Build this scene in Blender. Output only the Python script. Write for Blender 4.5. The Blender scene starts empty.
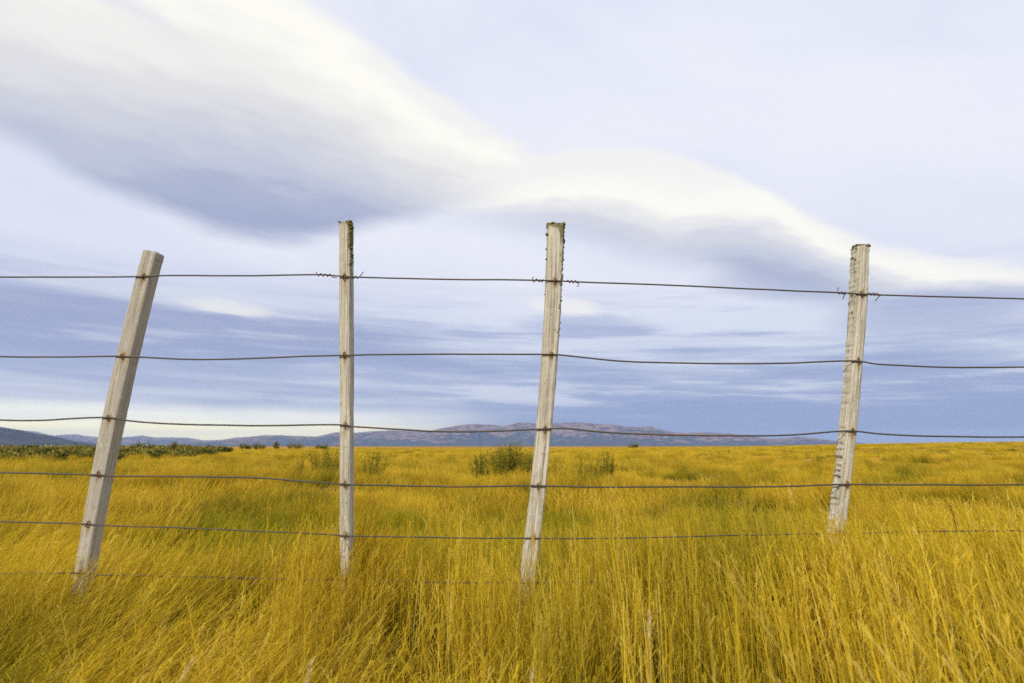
import bpy, bmesh, math, random
import numpy as np
from mathutils import Vector, Matrix

random.seed(7)
RNG = np.random.default_rng(11)
scene = bpy.context.scene
COL = scene.collection
R = math.radians

# ------------------------------------------------------------------ camera
EYE = 0.9
cam_data = bpy.data.cameras.new('camera')
cam_data.sensor_width = 36.0
cam_data.lens = 22.0
cam_data.clip_start = 0.05
cam_data.clip_end = 90000.0
cam_data.dof.use_dof = True
cam_data.dof.focus_distance = 3.2
cam_data.dof.aperture_fstop = 3.5
cam = bpy.data.objects.new('camera', cam_data)
COL.objects.link(cam)
cam.location = (0, 0, EYE)
cam.rotation_euler = (R(90 + 9.48), 0, 0)
scene.camera = cam

# ------------------------------------------------------------------ light and exposure
SUN_EL, SUN_AZ = 29.0, 214.0          # the low sun stands behind the camera, a little to its left
sun_data = bpy.data.lights.new('sun', 'SUN')
sun_data.energy = 3.2
sun_data.angle = R(2.0)
sun_data.color = (1.0, 0.90, 0.74)
sun = bpy.data.objects.new('sun', sun_data)
COL.objects.link(sun)
_d = Vector((math.sin(R(SUN_AZ)) * math.cos(R(SUN_EL)), math.cos(R(SUN_AZ)) * math.cos(R(SUN_EL)), math.sin(R(SUN_EL))))
sun.rotation_euler = _d.to_track_quat('Z', 'Y').to_euler()
sun.location = _d * 50

scene.view_settings.view_transform = 'Standard'
scene.view_settings.look = 'None'
scene.view_settings.gamma = 1.0
scene.view_settings.exposure = 0.11
scene.cycles.max_bounces = 4
scene.cycles.diffuse_bounces = 2
scene.cycles.transmission_bounces = 2
scene.cycles.volume_bounces = 0
scene.cycles.use_denoising = False
scene.cycles.sample_clamp_indirect = 4.0


def lin(r, g, b):
    f = lambda c: (c / 255 / 12.92) if c / 255 <= 0.04045 else ((c / 255 + 0.055) / 1.055) ** 2.4
    return (f(r), f(g), f(b), 1.0)


# ------------------------------------------------------------------ small node language
class NT:
    def __init__(self, tree):
        self.t = tree

    def node(self, kind, **kw):
        n = self.t.nodes.new(kind)
        for k, v in kw.items():
            setattr(n, k, v)
        return n

    def put(self, sock, v):
        if isinstance(v, bpy.types.NodeSocket):
            self.t.links.new(v, sock)
        else:
            sock.default_value = v

    def math(self, op, a, b=0.0, c=None, clamp=False):
        n = self.node('ShaderNodeMath', operation=op, use_clamp=clamp)
        self.put(n.inputs[0], a)
        self.put(n.inputs[1], b)
        if c is not None:
            self.put(n.inputs[2], c)
        return n.outputs[0]

    def add(self, a, b): return self.math('ADD', a, b)
    def sub(self, a, b): return self.math('SUBTRACT', a, b)
    def mul(self, a, b): return self.math('MULTIPLY', a, b)

    def ss(self, x, lo, hi, a=0.0, b=1.0):
        n = self.node('ShaderNodeMapRange', interpolation_type='SMOOTHSTEP')
        for s, v in zip(n.inputs[:5], (x, lo, hi, a, b)):
            self.put(s, v)
        return n.outputs[0]

    def mapr(self, x, lo, hi, a=0.0, b=1.0):
        n = self.node('ShaderNodeMapRange')
        for s, v in zip(n.inputs[:5], (x, lo, hi, a, b)):
            self.put(s, v)
        return n.outputs[0]

    def vec(self, x, y, z=0.0):
        n = self.node('ShaderNodeCombineXYZ')
        for s, v in zip(n.inputs, (x, y, z)):
            self.put(s, v)
        return n.outputs[0]

    def noise(self, v, scale=1.0, detail=3.0, rough=0.5, dist=0.0):
        n = self.node('ShaderNodeTexNoise')
        self.put(n.inputs['Vector'], v)
        n.inputs['Scale'].default_value = scale
        n.inputs['Detail'].default_value = detail
        n.inputs['Roughness'].default_value = rough
        n.inputs['Distortion'].default_value = dist
        return n.outputs[0]

    def mix(self, f, a, b):
        n = self.node('ShaderNodeMix', data_type='RGBA')
        self.put(n.inputs[0], f)
        self.put(n.inputs[6], a)
        self.put(n.inputs[7], b)
        return n.outputs[2]

    def ramp(self, x, stops):
        n = self.node('ShaderNodeValToRGB')
        n.color_ramp.interpolation = 'EASE'
        els = n.color_ramp.elements
        while len(els) < len(stops):
            els.new(0.5)
        for e, (p, c) in zip(els, stops):
            e.position = p
            e.color = c
        self.put(n.inputs[0], x)
        return n.outputs[0]

    def curve(self, x, pts, xr, yr):
        """y(x) through pts, x in xr, y in yr"""
        n = self.node('ShaderNodeFloatCurve')
        cv = n.mapping.curves[0]
        P = [((px - xr[0]) / (xr[1] - xr[0]), (py - yr[0]) / (yr[1] - yr[0])) for px, py in pts]
        while len(cv.points) < len(P):
            cv.points.new(0.5, 0.5)
        for p, (px, py) in zip(cv.points, P):
            p.location = (px, py)
        n.mapping.extend = 'HORIZONTAL'
        n.mapping.update()
        self.put(n.inputs['Value'], self.mapr(x, xr[0], xr[1]))
        return self.mapr(n.outputs[0], 0.0, 1.0, yr[0], yr[1])


# ------------------------------------------------------------------ the sky: real sky seen through veils and lens clouds
world = bpy.data.worlds.new('World')
scene.world = world
world.use_nodes = True
world.cycles.sampling_method = 'MANUAL'
world.cycles.sample_map_resolution = 128
wt = world.node_tree
wt.nodes.clear()
S = NT(wt)
sky = S.node('ShaderNodeTexSky', sky_type='NISHITA')
sky.sun_disc = False
sky.sun_elevation = R(SUN_EL)
sky.sun_rotation = R(SUN_AZ)
sky.air_density = 1.0
sky.dust_density = 2.0
tc = S.node('ShaderNodeTexCoord')
sep = S.node('ShaderNodeSeparateXYZ')
wt.links.new(tc.outputs['Generated'], sep.inputs[0])
dx, dy, dz = sep.outputs
az = S.mul(S.math('ARCTAN2', dx, dy), 57.29578)
el = S.mul(S.math('ARCSINE', dz), 57.29578)
AZR, ELR = (-60.0, 60.0), (-5.0, 45.0)
# slow and fine wobble of the cloud edges, stretched along the wind
n1 = S.sub(S.noise(S.vec(S.mul(az, 0.05), S.mul(el, 0.14), 3.1), 1.0, 3.0, 0.5), 0.5)
n2 = S.sub(S.noise(S.vec(S.mul(az, 0.16), S.mul(S.add(el, S.mul(az, 0.05)), 0.55), 7.7), 1.0, 4.0, 0.55), 0.5)
n3 = S.sub(S.noise(S.vec(S.mul(az, 0.055), S.mul(S.add(el, S.mul(az, 0.03)), 0.75), 1.3), 1.0, 5.0, 0.6), 0.5)
ew = S.add(el, S.add(S.mul(n1, 2.0), S.mul(n2, 1.6)))
elow = S.add(el, S.add(S.mul(n1, 1.6), S.mul(n3, 1.5)))
right = S.ss(S.add(az, S.mul(n1, 14.0)), -19.0, 5.0)
e40 = S.mapr(elow, 0.0, 40.0)
glow = lambda k, c: (c[0] * k, c[1] * k, c[2] * k, 1.0)
LEFT = [(0.0, glow(2.2, lin(255, 243, 166))), (0.030, glow(2.0, lin(255, 244, 176))), (0.056, glow(1.4, lin(244, 243, 222))), (0.090, lin(204, 212, 228)),
        (0.19, lin(168, 179, 212)), (0.255, lin(170, 180, 211)), (0.31, lin(208, 214, 234)), (0.40, lin(226, 230, 244)),
        (0.55, lin(226, 230, 244)), (1.0, lin(230, 233, 245))]
RIGHT = [(0.0, lin(150, 169, 210)), (0.07, lin(148, 165, 205)), (0.13, lin(162, 176, 210)), (0.185, lin(188, 198, 223)),
         (0.26, lin(217, 223, 240)), (0.36, lin(228, 231, 244)), (0.60, lin(234, 236, 247)), (1.0, lin(226, 231, 246))]
col = S.mix(right, S.ramp(e40, LEFT), S.ramp(e40, RIGHT))
# pale streaks and darker bands low in the sky
lowm = S.mul(S.ss(el, 2.0, 4.5), S.ss(el, 15.5, 10.0))
st = S.ss(n3, -0.02, 0.15)
col = S.mix(S.mul(S.mul(st, lowm), 0.80), col, lin(222, 227, 239))
st2 = S.ss(n3, 0.02, -0.15)
col = S.mix(S.mul(S.mul(st2, lowm), 0.55), col, lin(138, 153, 196))
# thin high veil texture
vn = S.noise(S.vec(S.mul(az, 0.035), S.mul(S.add(el, S.mul(az, 0.25)), 0.10), 5.0), 1.0, 5.0, 0.55)
col = S.mix(S.mul(S.ss(vn, 0.42, 0.70), S.mul(S.ss(el, 10.0, 18.0), 0.6)), col, lin(240, 241, 248))
col = S.mix(S.mul(S.ss(vn, 0.50, 0.25), S.mul(S.ss(el, 10.0, 20.0), 0.5)), col, lin(214, 221, 242))
# fine fibres that give every cloud a drawn-out grain
fib = S.sub(S.noise(S.vec(S.mul(az, 0.20), S.mul(S.add(el, S.mul(az, 0.16)), 1.1), 11.0), 1.0, 6.0, 0.62), 0.5)


def lens(col, up, low, soft_up, soft_low, a0, a1, a2, a3, shade, wob=1.0, amount=1.0, grain=0.05, belly=None):
    """one lens cloud: bounded by an upper and a lower edge over azimuth, coloured by its height within"""
    e = S.add(el, S.add(S.mul(S.add(S.mul(n1, 1.6), S.mul(n2, 1.8)), wob), S.mul(fib, 0.5)))
    u = S.curve(az, up, AZR, ELR)
    l = S.curve(az, low, AZR, ELR)
    m = S.mul(S.ss(S.sub(u, e), -soft_up * 0.3, soft_up), S.ss(S.sub(e, l), -soft_low * 0.6, soft_low))
    m = S.mul(m, S.mul(S.ss(az, a0, a1), S.ss(az, a3, a2)))
    m = S.mul(m, amount)
    t = S.math('DIVIDE', S.sub(e, l), S.math('MAXIMUM', S.sub(u, l), 0.6))
    t = S.add(t, S.add(S.mul(S.add(n2, n1), 0.16), S.mul(fib, grain)))
    if belly:
        b0, bw, bd = belly                 # the thick middle of the cloud shades a deeper band of its underside
        q = S.math('ABSOLUTE', S.mul(S.sub(S.add(az, S.mul(n1, 8.0)), b0), 1.0 / bw))
        t = S.add(S.sub(t, S.mul(S.ss(q, 1.0, 0.0), bd)), 0.2)
    return S.mix(m, col, S.ramp(t, shade))


def blob(col, a0, e0, sa, se, tilt, c, amount, wob=0.5):
    da = S.sub(az, a0)
    de = S.sub(S.add(el, S.mul(S.add(S.add(n2, n3), fib), wob * 2)), S.add(S.mul(da, tilt), e0))
    r = S.add(S.math('POWER', S.mul(da, 1 / sa), 2.0), S.math('POWER', S.mul(de, 1 / se), 2.0))
    return S.mix(S.mul(S.ss(r, 1.0, 0.0), amount), col, c)


CREAM, CREAM2 = lin(254, 252, 243), lin(244, 243, 241)
# the low grey bank that fills the left
col = lens(col, [(-60, 10.6), (-44, 11.2), (-40, 11.8), (-34, 12.3), (-30, 12.2), (-25.5, 11.6), (-15.7, 11.6), (-10.3, 10.4), (-3.9, 8.6), (4.4, 6.8), (60, 5)],
           [(-60, 4.6), (-40, 4.8), (-20, 5.0), (-5, 5.4), (5, 5.5), (60, 4)], 2.6, 3.6, -75, -60, -8, 6,
           [(0.0, lin(182, 193, 220)), (0.5, lin(154, 166, 202)), (0.85, lin(160, 170, 202)), (1.0, lin(184, 191, 214))], 0.8, amount=0.80, grain=0.35)
col = S.mix(S.mul(S.mul(S.ss(n3, 0.03, 0.20), lowm), 0.45), col, lin(214, 220, 236))
# great lens cloud, upper left
col = lens(col, [(-60, 44), (-43, 42), (-35, 40.5), (-23.3, 37.5), (-16, 35.4), (-9.1, 32.2), (-1.2, 28.3), (2.7, 26.4), (8.4, 23.6), (14, 20.5), (60, 12)],
           [(-60, 22.5), (-45, 21.8), (-41, 21.3), (-36, 19.8), (-31, 18.4), (-25.2, 17.2), (-20.3, 17.2), (-16, 18.5), (-10.6, 20.1), (-5, 21.4), (2.7, 21.6), (8.4, 20.8), (14, 18), (60, 10)],
           1.2, 1.4, -80, -60, -1, 13,
           [(0.0, lin(164, 173, 203)), (0.12, lin(174, 182, 207)), (0.22, lin(192, 197, 216)), (0.33, lin(206, 209, 220)), (0.45, lin(223, 223, 226)), (0.60, lin(239, 238, 234)), (0.80, CREAM), (1.0, CREAM2)], 0.75, belly=(-22.5, 21.0, 0.27))
# second lens, right of the middle
col = lens(col, [(-60, 20), (-8, 23.5), (-1.2, 25.4), (4.7, 26.6), (10.5, 26.6), (16.8, 24.8), (22.7, 22.0), (28, 18.4), (32.8, 15.6), (38.9, 13.3), (42, 12.4), (60, 10)],
           [(-60, 20), (-8, 20.4), (-1.2, 19.6), (4.6, 18.8), (12, 16.8), (17.3, 15.6), (22.3, 13.0), (25.3, 11.9), (29.7, 11.0), (34, 10.8), (38.8, 10.4), (42, 10), (60, 8)],
           0.8, 2.2, -12, 4, 42, 60,
           [(0.0, lin(168, 176, 204)), (0.12, lin(181, 188, 210)), (0.25, lin(197, 203, 220)), (0.38, lin(212, 214, 224)), (0.51, lin(231, 231, 233)), (0.67, CREAM), (1.0, CREAM2)], 0.8, belly=(25.0, 12.0, 0.36))
col = blob(col, -40.0, 34.0, 13.0, 1.6, -0.25, lin(224, 226, 234), 0.7, 0.9)   # faint crease over its bright back
col = blob(col, 34.5, 10.2, 9.0, 2.2, 0.02, lin(166, 176, 209), 0.75)          # grey tail under the right lens
col = blob(col, 22.5, 13.4, 7.0, 1.5, -0.12, lin(176, 184, 212), 0.55)
col = blob(col, 7.0, 10.9, 8.0, 1.5, -0.05, lin(168, 178, 211), 0.65, 0.8)
col = blob(col, -25.0, 11.5, 4.6, 0.75, -0.07, lin(246, 243, 234), 0.62, 0.7)
col = blob(col, 5.0, 12.6, 4.2, 1.0, -0.12, lin(248, 245, 238), 0.75, 0.7)

bg_sky = S.node('ShaderNodeBackground')
wt.links.new(sky.outputs[0], bg_sky.inputs[0])
bg_sky.inputs[1].default_value = 0.1
bg_cloud = S.node('ShaderNodeBackground')
wt.links.new(col, bg_cloud.inputs[0])
bg_cloud.inputs[1].default_value = 1.0
mixw = S.node('ShaderNodeMixShader')
mixw.inputs[0].default_value = 0.95
wt.links.new(bg_sky.outputs[0], mixw.inputs[1])
wt.links.new(bg_cloud.outputs[0], mixw.inputs[2])
wout = S.node('ShaderNodeOutputWorld')
wt.links.new(mixw.outputs[0], wout.inputs[0])


# ------------------------------------------------------------------ helpers
def tag(o, label=None, cat=None, group=None, kind=None):
    if label: o['label'] = label
    if cat: o['category'] = cat
    if group: o['group'] = group
    if kind: o['kind'] = kind
    return o


def np_mesh(name, verts, faces, mats=(), smooth=False, attrs=None, mat_idx=None):
    """faces: list/array of quads (n,4) or a ragged list"""
    me = bpy.data.meshes.new(name)
    verts = np.asarray(verts, dtype=np.float32)
    if isinstance(faces, np.ndarray):
        n, k = faces.shape
        me.vertices.add(len(verts))
        me.vertices.foreach_set('co', verts.ravel())
        me.loops.add(n * k)
        me.loops.foreach_set('vertex_index', faces.astype(np.int32).ravel())
        me.polygons.add(n)
        me.polygons.foreach_set('loop_start', np.arange(0, n * k, k, dtype=np.int32))
        me.polygons.foreach_set('loop_total', np.full(n, k, dtype=np.int32))
        me.update(calc_edges=True)
    else:
        me.from_pydata([tuple(map(float, v)) for v in verts], [], [tuple(map(int, f)) for f in faces])
    for m in mats:
        me.materials.append(m)
    if mat_idx is not None:
        me.polygons.foreach_set('material_index', np.asarray(mat_idx, dtype=np.int32))
    if smooth:
        me.polygons.foreach_set('use_smooth', np.ones(len(me.polygons), dtype=bool))
    for k, v in (attrs or {}).items():
        a = me.attributes.new(k, 'FLOAT', 'POINT')
        a.data.foreach_set('value', np.asarray(v, dtype=np.float32))
    me.validate()
    return me


def obj(name, me, parent=None, loc=None):
    o = bpy.data.objects.new(name, me)
    COL.objects.link(o)
    if parent is not None: o.parent = parent
    if loc is not None: o.location = loc
    return o


def material(name):
    m = bpy.data.materials.new(name)
    m.use_nodes = True
    nt = m.node_tree
    b = nt.nodes['Principled BSDF']
    return m, NT(nt), b


def hash2(ix, iy, seed):
    h = (ix.astype(np.int64) * 374761393 + iy.astype(np.int64) * 668265263 + seed * 1442695041) & 0x7fffffff
    h = (h ^ (h >> 13)) * 1274126177 & 0x7fffffff
    return ((h ^ (h >> 16)) & 0xffff) / 65535.0


def vnoise(x, y, seed=0):
    x = np.asarray(x, float); y = np.asarray(y, float)
    ix, iy = np.floor(x), np.floor(y)
    fx, fy = x - ix, y - iy
    fx = fx * fx * (3 - 2 * fx); fy = fy * fy * (3 - 2 * fy)
    a, b = hash2(ix, iy, seed), hash2(ix + 1, iy, seed)
    c, d = hash2(ix, iy + 1, seed), hash2(ix + 1, iy + 1, seed)
    return (a * (1 - fx) + b * fx) * (1 - fy) + (c * (1 - fx) + d * fx) * fy


def fbm(x, y, seed=0, octv=4, gain=0.5):
    s, a, t = 0.0, 1.0, 0.0
    for k in range(octv):
        s = s + a * vnoise(x * 2 ** k, y * 2 ** k, seed + k); t += a; a *= gain
    return s / t


def sstep(x, a, b):
    t = np.clip((x - a) / (b - a), 0, 1)
    return t * t * (3 - 2 * t)


def ground_z(x, y):
    """height of the field: small bumps near by, a long low swell far off on the right"""
    x = np.asarray(x, float); y = np.asarray(y, float)
    r = np.hypot(x, y)
    z = (fbm(x * 0.45, y * 0.45, 5, 3) - 0.5) * 0.16 * sstep(60 - r, 0, 50)
    ratio = x / np.maximum(y, 1.0)
    swell = sstep(ratio, 0.0, 0.85) * 1.45 * sstep(r, 25, 150)
    return z + np.where(y > 0, swell, 0.0)


# ------------------------------------------------------------------ ground
gm, G, gb = material('field_ground')
geo = G.node('ShaderNodeNewGeometry')
gs = G.node('ShaderNodeSeparateXYZ')
gm.node_tree.links.new(geo.outputs['Position'], gs.inputs[0])
gx, gy, gz = gs.outputs
fine = G.noise(G.vec(gx, gy, 0.0), 9.0, 5.0, 0.65)
big = G.noise(G.vec(G.mul(gx, 0.012), G.mul(gy, 0.030), 0.0), 1.0, 5.0, 0.55)
midn = G.noise(G.vec(G.mul(gx, 0.10), G.mul(gy, 0.16), 4.0), 1.0, 5.0, 0.6)
c0 = G.mix(G.ss(fine, 0.35, 0.65), lin(50, 46, 13), lin(96, 80, 20))
far_c = G.mix(G.ss(big, 0.35, 0.65), lin(150, 112, 22), lin(190, 146, 40))
far_c = G.mix(G.mul(G.ss(midn, 0.5, 0.72), 0.45), far_c, lin(104, 92, 22))
dist = G.math('SQRT', G.add(G.mul(gx, gx), G.mul(gy, gy)))
c1 = G.mix(G.ss(dist, 10.0, 42.0), c0, far_c)
# beyond the grazed field lies a brownish plain before the hills
plain = G.mix(G.ss(G.noise(G.vec(G.mul(gx, 0.0012), G.mul(gy, 0.0012), 2.0), 1.0, 5.0, 0.6), 0.4, 0.6), lin(92, 92, 60), lin(140, 120, 82))
c1 = G.mix(G.ss(dist, 500.0, 1400.0), c1, plain)
gm.node_tree.links.new(c1, gb.inputs['Base Color'])
gb.inputs['Roughness'].default_value = 0.95
gb.inputs['Specular IOR Level'].default_value = 0.1
NA = 288
radii = np.concatenate([np.linspace(0.25, 8, 44), np.geomspace(8.5, 26000, 70)])
ang = np.linspace(0, 2 * np.pi, NA, endpoint=False)
rr, aa = np.meshgrid(radii, ang, indexing='ij')
gxv, gyv = rr * np.sin(aa), rr * np.cos(aa)
gv = np.stack([gxv, gyv, ground_z(gxv, gyv)], -1).reshape(-1, 3)
i, j = np.meshgrid(np.arange(len(radii) - 1), np.arange(NA), indexing='ij')
j2 = (j + 1) % NA
gf = np.stack([i * NA + j, i * NA + j2, (i + 1) * NA + j2, (i + 1) * NA + j], -1).reshape(-1, 4)[:, ::-1]
gv = np.vstack([gv, [[0, 0, float(ground_z(0.0, 0.0))]]])
cap = [(len(gv) - 1, int((k + 1) % NA), int(k), int(k)) for k in range(NA)]
gme = np_mesh('ground', gv, [tuple(f) for f in gf.tolist()] + [c[:3] for c in cap], [gm], smooth=True)
ground = obj('ground', gme)
tag(ground, 'wide flat grassy field reaching to the foot of the mountains', 'ground', kind='structure')

# ------------------------------------------------------------------ mountains
mm, M_, mb = material('mountain_slopes')
geo = M_.node('ShaderNodeNewGeometry')
ms = M_.node('ShaderNodeSeparateXYZ')
mm.node_tree.links.new(geo.outputs['Position'], ms.inputs[0])
mx, my, mz = ms.outputs
mn = M_.noise(M_.vec(M_.mul(mx, 0.0011), M_.mul(my, 0.0011), M_.mul(mz, 0.004)), 1.0, 6.0, 0.6)
mfn = M_.noise(M_.vec(M_.mul(mx, 0.006), M_.mul(my, 0.006), M_.mul(mz, 0.012)), 1.0, 5.0, 0.65)
att = M_.node('ShaderNodeAttribute', attribute_name='rel')
line = M_.add(M_.mul(att.outputs['Fac'], 0.75), M_.add(M_.mul(M_.sub(mn, 0.5), 2.2), M_.mul(M_.sub(mfn, 0.5), 0.9)))
rock = M_.mix(M_.ss(mfn, 0.40, 0.60), (0.075, 0.048, 0.036, 1), (0.26, 0.17, 0.125, 1))
wood_c = M_.mix(M_.ss(mfn, 0.4, 0.6), (0.022, 0.034, 0.044, 1), (0.055, 0.066, 0.070, 1))
mcol = M_.mix(M_.ss(line, 0.34, 0.46), wood_c, rock)
mm.node_tree.links.new(mcol, mb.inputs['Base Color'])
mb.inputs['Roughness'].default_value = 1.0
mb.inputs['Specular IOR Level'].default_value = 0.0

dm, D_, db = material('wooded_hill_slopes')
geo = D_.node('ShaderNodeNewGeometry')
dn = D_.noise(geo.outputs['Position'], 0.006, 6.0, 0.65)
dcol = D_.mix(D_.ss(dn, 0.4, 0.62), (0.020, 0.026, 0.024, 1), (0.058, 0.058, 0.050, 1))
dm.node_tree.links.new(dcol, db.inputs['Base Color'])
db.inputs['Roughness'].default_value = 1.0
db.inputs['Specular IOR Level'].default_value = 0.0


def ridge(name, D, depth, prof, step, mat, rough, seed, label):
    """a range of hills: its crest follows prof at distance D, slopes fall to the plain on both sides with gullies"""
    px = np.array([p[0] for p in prof], float); pz = np.array([p[1] for p in prof], float)
    xs = np.arange(px[0], px[-1] + step, step)
    ys = np.linspace(-1, 1, 49)
    X, T = np.meshgrid(xs, ys, indexing='ij')
    base = np.interp(X, px, pz)
    crest_jit = (fbm(X / 900.0, X * 0, seed, 4) - 0.5) * 2 * rough * 0.25 * np.clip(base, 0, 200) / 200
    base = np.maximum(base + crest_jit, 0)
    Y = D + T * depth + (fbm(X / 2500.0, X * 0 + 3, seed + 9, 3) - 0.5) * depth * 0.5
    prof_y = np.clip(1 - np.abs(T), 0, 1) ** 1.15
    rid = 1 - np.abs(2 * fbm(X / 650.0 + T * 0.7, Y / 1500.0, seed + 3, 5, 0.55) - 1)
    mid = np.sin(np.pi * np.clip(np.abs(T), 0, 1)) ** 1.0
    Z = base * prof_y * (1 - 0.85 * (0.25 + 0.75 * mid) * (1 - rid) ** 1.0 * (np.abs(T) > 0.02)) + base * 0.22 * mid * (fbm(X / 1800.0, Y / 1500.0, seed + 5, 4) - 0.5)
    Z = np.where(np.abs(T) > 0.999, -0.6, Z)
    Z[0, :] = -0.6; Z[-1, :] = -0.6
    V = np.stack([X, Y, Z], -1).reshape(-1, 3)
    n, m = X.shape
    i, j = np.meshgrid(np.arange(n - 1), np.arange(m - 1), indexing='ij')
    F = np.stack([i * m + j, (i + 1) * m + j, (i + 1) * m + j + 1, i * m + j + 1], -1).reshape(-1, 4)
    rel = (Z / np.maximum(base, 150)).ravel()
    me = np_mesh(name, V, F, [mat], smooth=True, attrs={'rel': rel})
    o = obj(name, me)
    return tag(o, label, 'mountain' if name == 'mountains' else 'hill', kind='structure')


ridge('mountains', 14000, 2600, [(-6774, 1), (-6343, 132), (-6015, 186), (-5531, 219), (-5024, 252), (-4691, 230), (-4248, 219), (-3809, 307), (-3477, 296), (-2703, 340), (-1772, 329), (-1596, 395), (-1154, 460), (-821, 482), (-488, 460), (-155, 438), (178, 516), (511, 505), (1066, 527), (1510, 527), (1953, 482), (2219, 460), (2439, 416), (2839, 416), (3016, 427), (3170, 373), (3499, 307), (3830, 285), (4053, 318), (4384, 285), (5046, 241), (5484, 175), (5816, 175), (6149, 197), (6589, 164), (7025, 99), (7462, 44), (8121, 1)],
      45, mm, 130, 21, 'long mauve and blue mountain range with a flat rocky crest on the horizon')
ridge('far_hills', 17500, 2200, [(-20000, 380), (-17000, 426), (-14200, 479), (-13360, 426), (-13080, 399), (-12790, 319), (-12570, 292), (-12290, 319), (-12100, 319), (-11810, 266), (-11400, 239), (-10840, 226), (-10290, 266), (-10150, 292), (-9880, 239), (-9460, 226), (-8900, 213), (-8480, 160), (-7930, 173), (-7510, 107), (-6950, 1)],
      60, mm, 90, 41, 'low pale mauve hills far off behind the green scrub')
ridge('dark_hill', 6000, 1100, [(-9500, 330), (-6412, 321), (-5449, 264), (-4869, 198), (-4723, 174), (-4577, 151), (-4431, 123), (-4332, 85), (-4263, 66), (-4137, 38), (-3896, 1)],
      30, dm, 40, 61, 'dark blue wooded hillside sloping down at the edge of the plain')

# ------------------------------------------------------------------ haze over the plain
hz, H_, hb = material('thin_air')
hz.node_tree.nodes.remove(hb)
pv = H_.node('ShaderNodeVolumePrincipled')
pv.inputs['Color'].default_value = (0.50, 0.64, 1.0, 1)
pv.inputs['Density'].default_value = 4.6e-5
pv.inputs['Anisotropy'].default_value = 0.0
hz.node_tree.links.new(pv.outputs[0], hz.node_tree.nodes['Material Output'].inputs['Volume'])
bm = bmesh.new()
bmesh.ops.create_cube(bm, size=1.0)
HX, HZ0, HZ1 = 28000.0, -2.0, 640.0
for v in bm.verts:
    v.co = (v.co.x * 2 * HX, v.co.y * 2 * HX, HZ0 if v.co.z < 0 else HZ1)
hme = bpy.data.meshes.new('haze')
bm.to_mesh(hme); bm.free()
hme.materials.append(hz)
haze = tag(obj('haze', hme), 'thin bluish haze lying over the far plain and mountains', 'haze', kind='stuff')

# ------------------------------------------------------------------ weathered wood, wire, moss
def wood(name, light, dark, rough_grain, lichen):
    m, W, b = material(name)
    t = W.node('ShaderNodeTexCoord')
    s = W.node('ShaderNodeSeparateXYZ')
    m.node_tree.links.new(t.outputs['Object'], s.inputs[0])
    x, y, z = s.outputs
    tilt = W.node('ShaderNodeAttribute', attribute_name='along')
    across = W.node('ShaderNodeAttribute', attribute_name='across')
    al, ac = tilt.outputs['Fac'], across.outputs['Fac']
    g = W.noise(W.vec(W.mul(ac, 150.0), W.mul(al, 3.5), 0.0), 1.0, 6.0, 0.65, 0.6)
    g2 = W.noise(W.vec(W.mul(ac, 45.0), W.mul(al, 1.6), 9.0), 1.0, 4.0, 0.55, 0.3)
    pat = W.noise(W.vec(W.mul(ac, 16.0), W.mul(al, 9.0), 3.0), 1.0, 6.0, 0.7)
    spk = W.noise(W.vec(W.mul(ac, 130.0), W.mul(al, 110.0), 5.0), 1.0, 3.0, 0.6)
    c = W.mix(W.ss(g, 0.36, 0.62), dark, light)
    c = W.mix(W.mul(W.ss(g2, 0.60, 0.72), 0.42), c, (0.10, 0.085, 0.055, 1))
    lich = W.noise(W.vec(W.mul(ac, 34.0), W.mul(al, 26.0), 6.0), 1.0, 5.0, 0.65)
    c = W.mix(W.mul(W.ss(lich, 0.58, 0.66), lichen), c, (0.60, 0.58, 0.47, 1))
    c = W.mix(W.mul(W.ss(lich, 0.40, 0.32), lichen), c, (0.16, 0.14, 0.085, 1))
    c = W.mix(W.mul(W.ss(pat, 0.50, 0.66), lichen), c, (0.47, 0.46, 0.36, 1))
    c = W.mix(W.mul(W.ss(spk, 0.60, 0.70), 0.6), c, (0.09, 0.085, 0.05, 1))
    mo = W.node('ShaderNodeAttribute', attribute_name='moss').outputs['Fac']
    mo = W.math('MULTIPLY', W.ss(W.add(mo, W.mul(W.sub(pat, 0.5), 1.6)), 0.35, 0.6), 1.0)
    c = W.mix(W.mul(mo, 0.85), c, (0.13, 0.125, 0.03, 1))
    ru = W.node('ShaderNodeAttribute', attribute_name='rust').outputs['Fac']
    ru = W.ss(W.add(ru, W.mul(W.sub(g, 0.5), 0.8)), 0.22, 0.75)
    c = W.mix(W.mul(ru, 0.75), c, (0.27, 0.125, 0.028, 1))
    m.node_tree.links.new(c, b.inputs['Base Color'])
    b.inputs['Roughness'].default_value = 0.9
    b.inputs['Specular IOR Level'].default_value = 0.15
    bp = W.node('ShaderNodeBump')
    bp.inputs['Strength'].default_value = rough_grain
    bp.inputs['Distance'].default_value = 0.004
    m.node_tree.links.new(W.add(g, W.mul(g2, 0.8)), bp.inputs['Height'])
    m.node_tree.links.new(bp.outputs[0], b.inputs['Normal'])
    return m


wood_sawn = wood('sawn_grey_wood', (0.45, 0.415, 0.345, 1), (0.31, 0.28, 0.22, 1), 0.35, 0.45)
wood_old = wood('weathered_wood', (0.60, 0.56, 0.455, 1), (0.31, 0.275, 0.20, 1), 0.7, 0.7)

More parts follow.
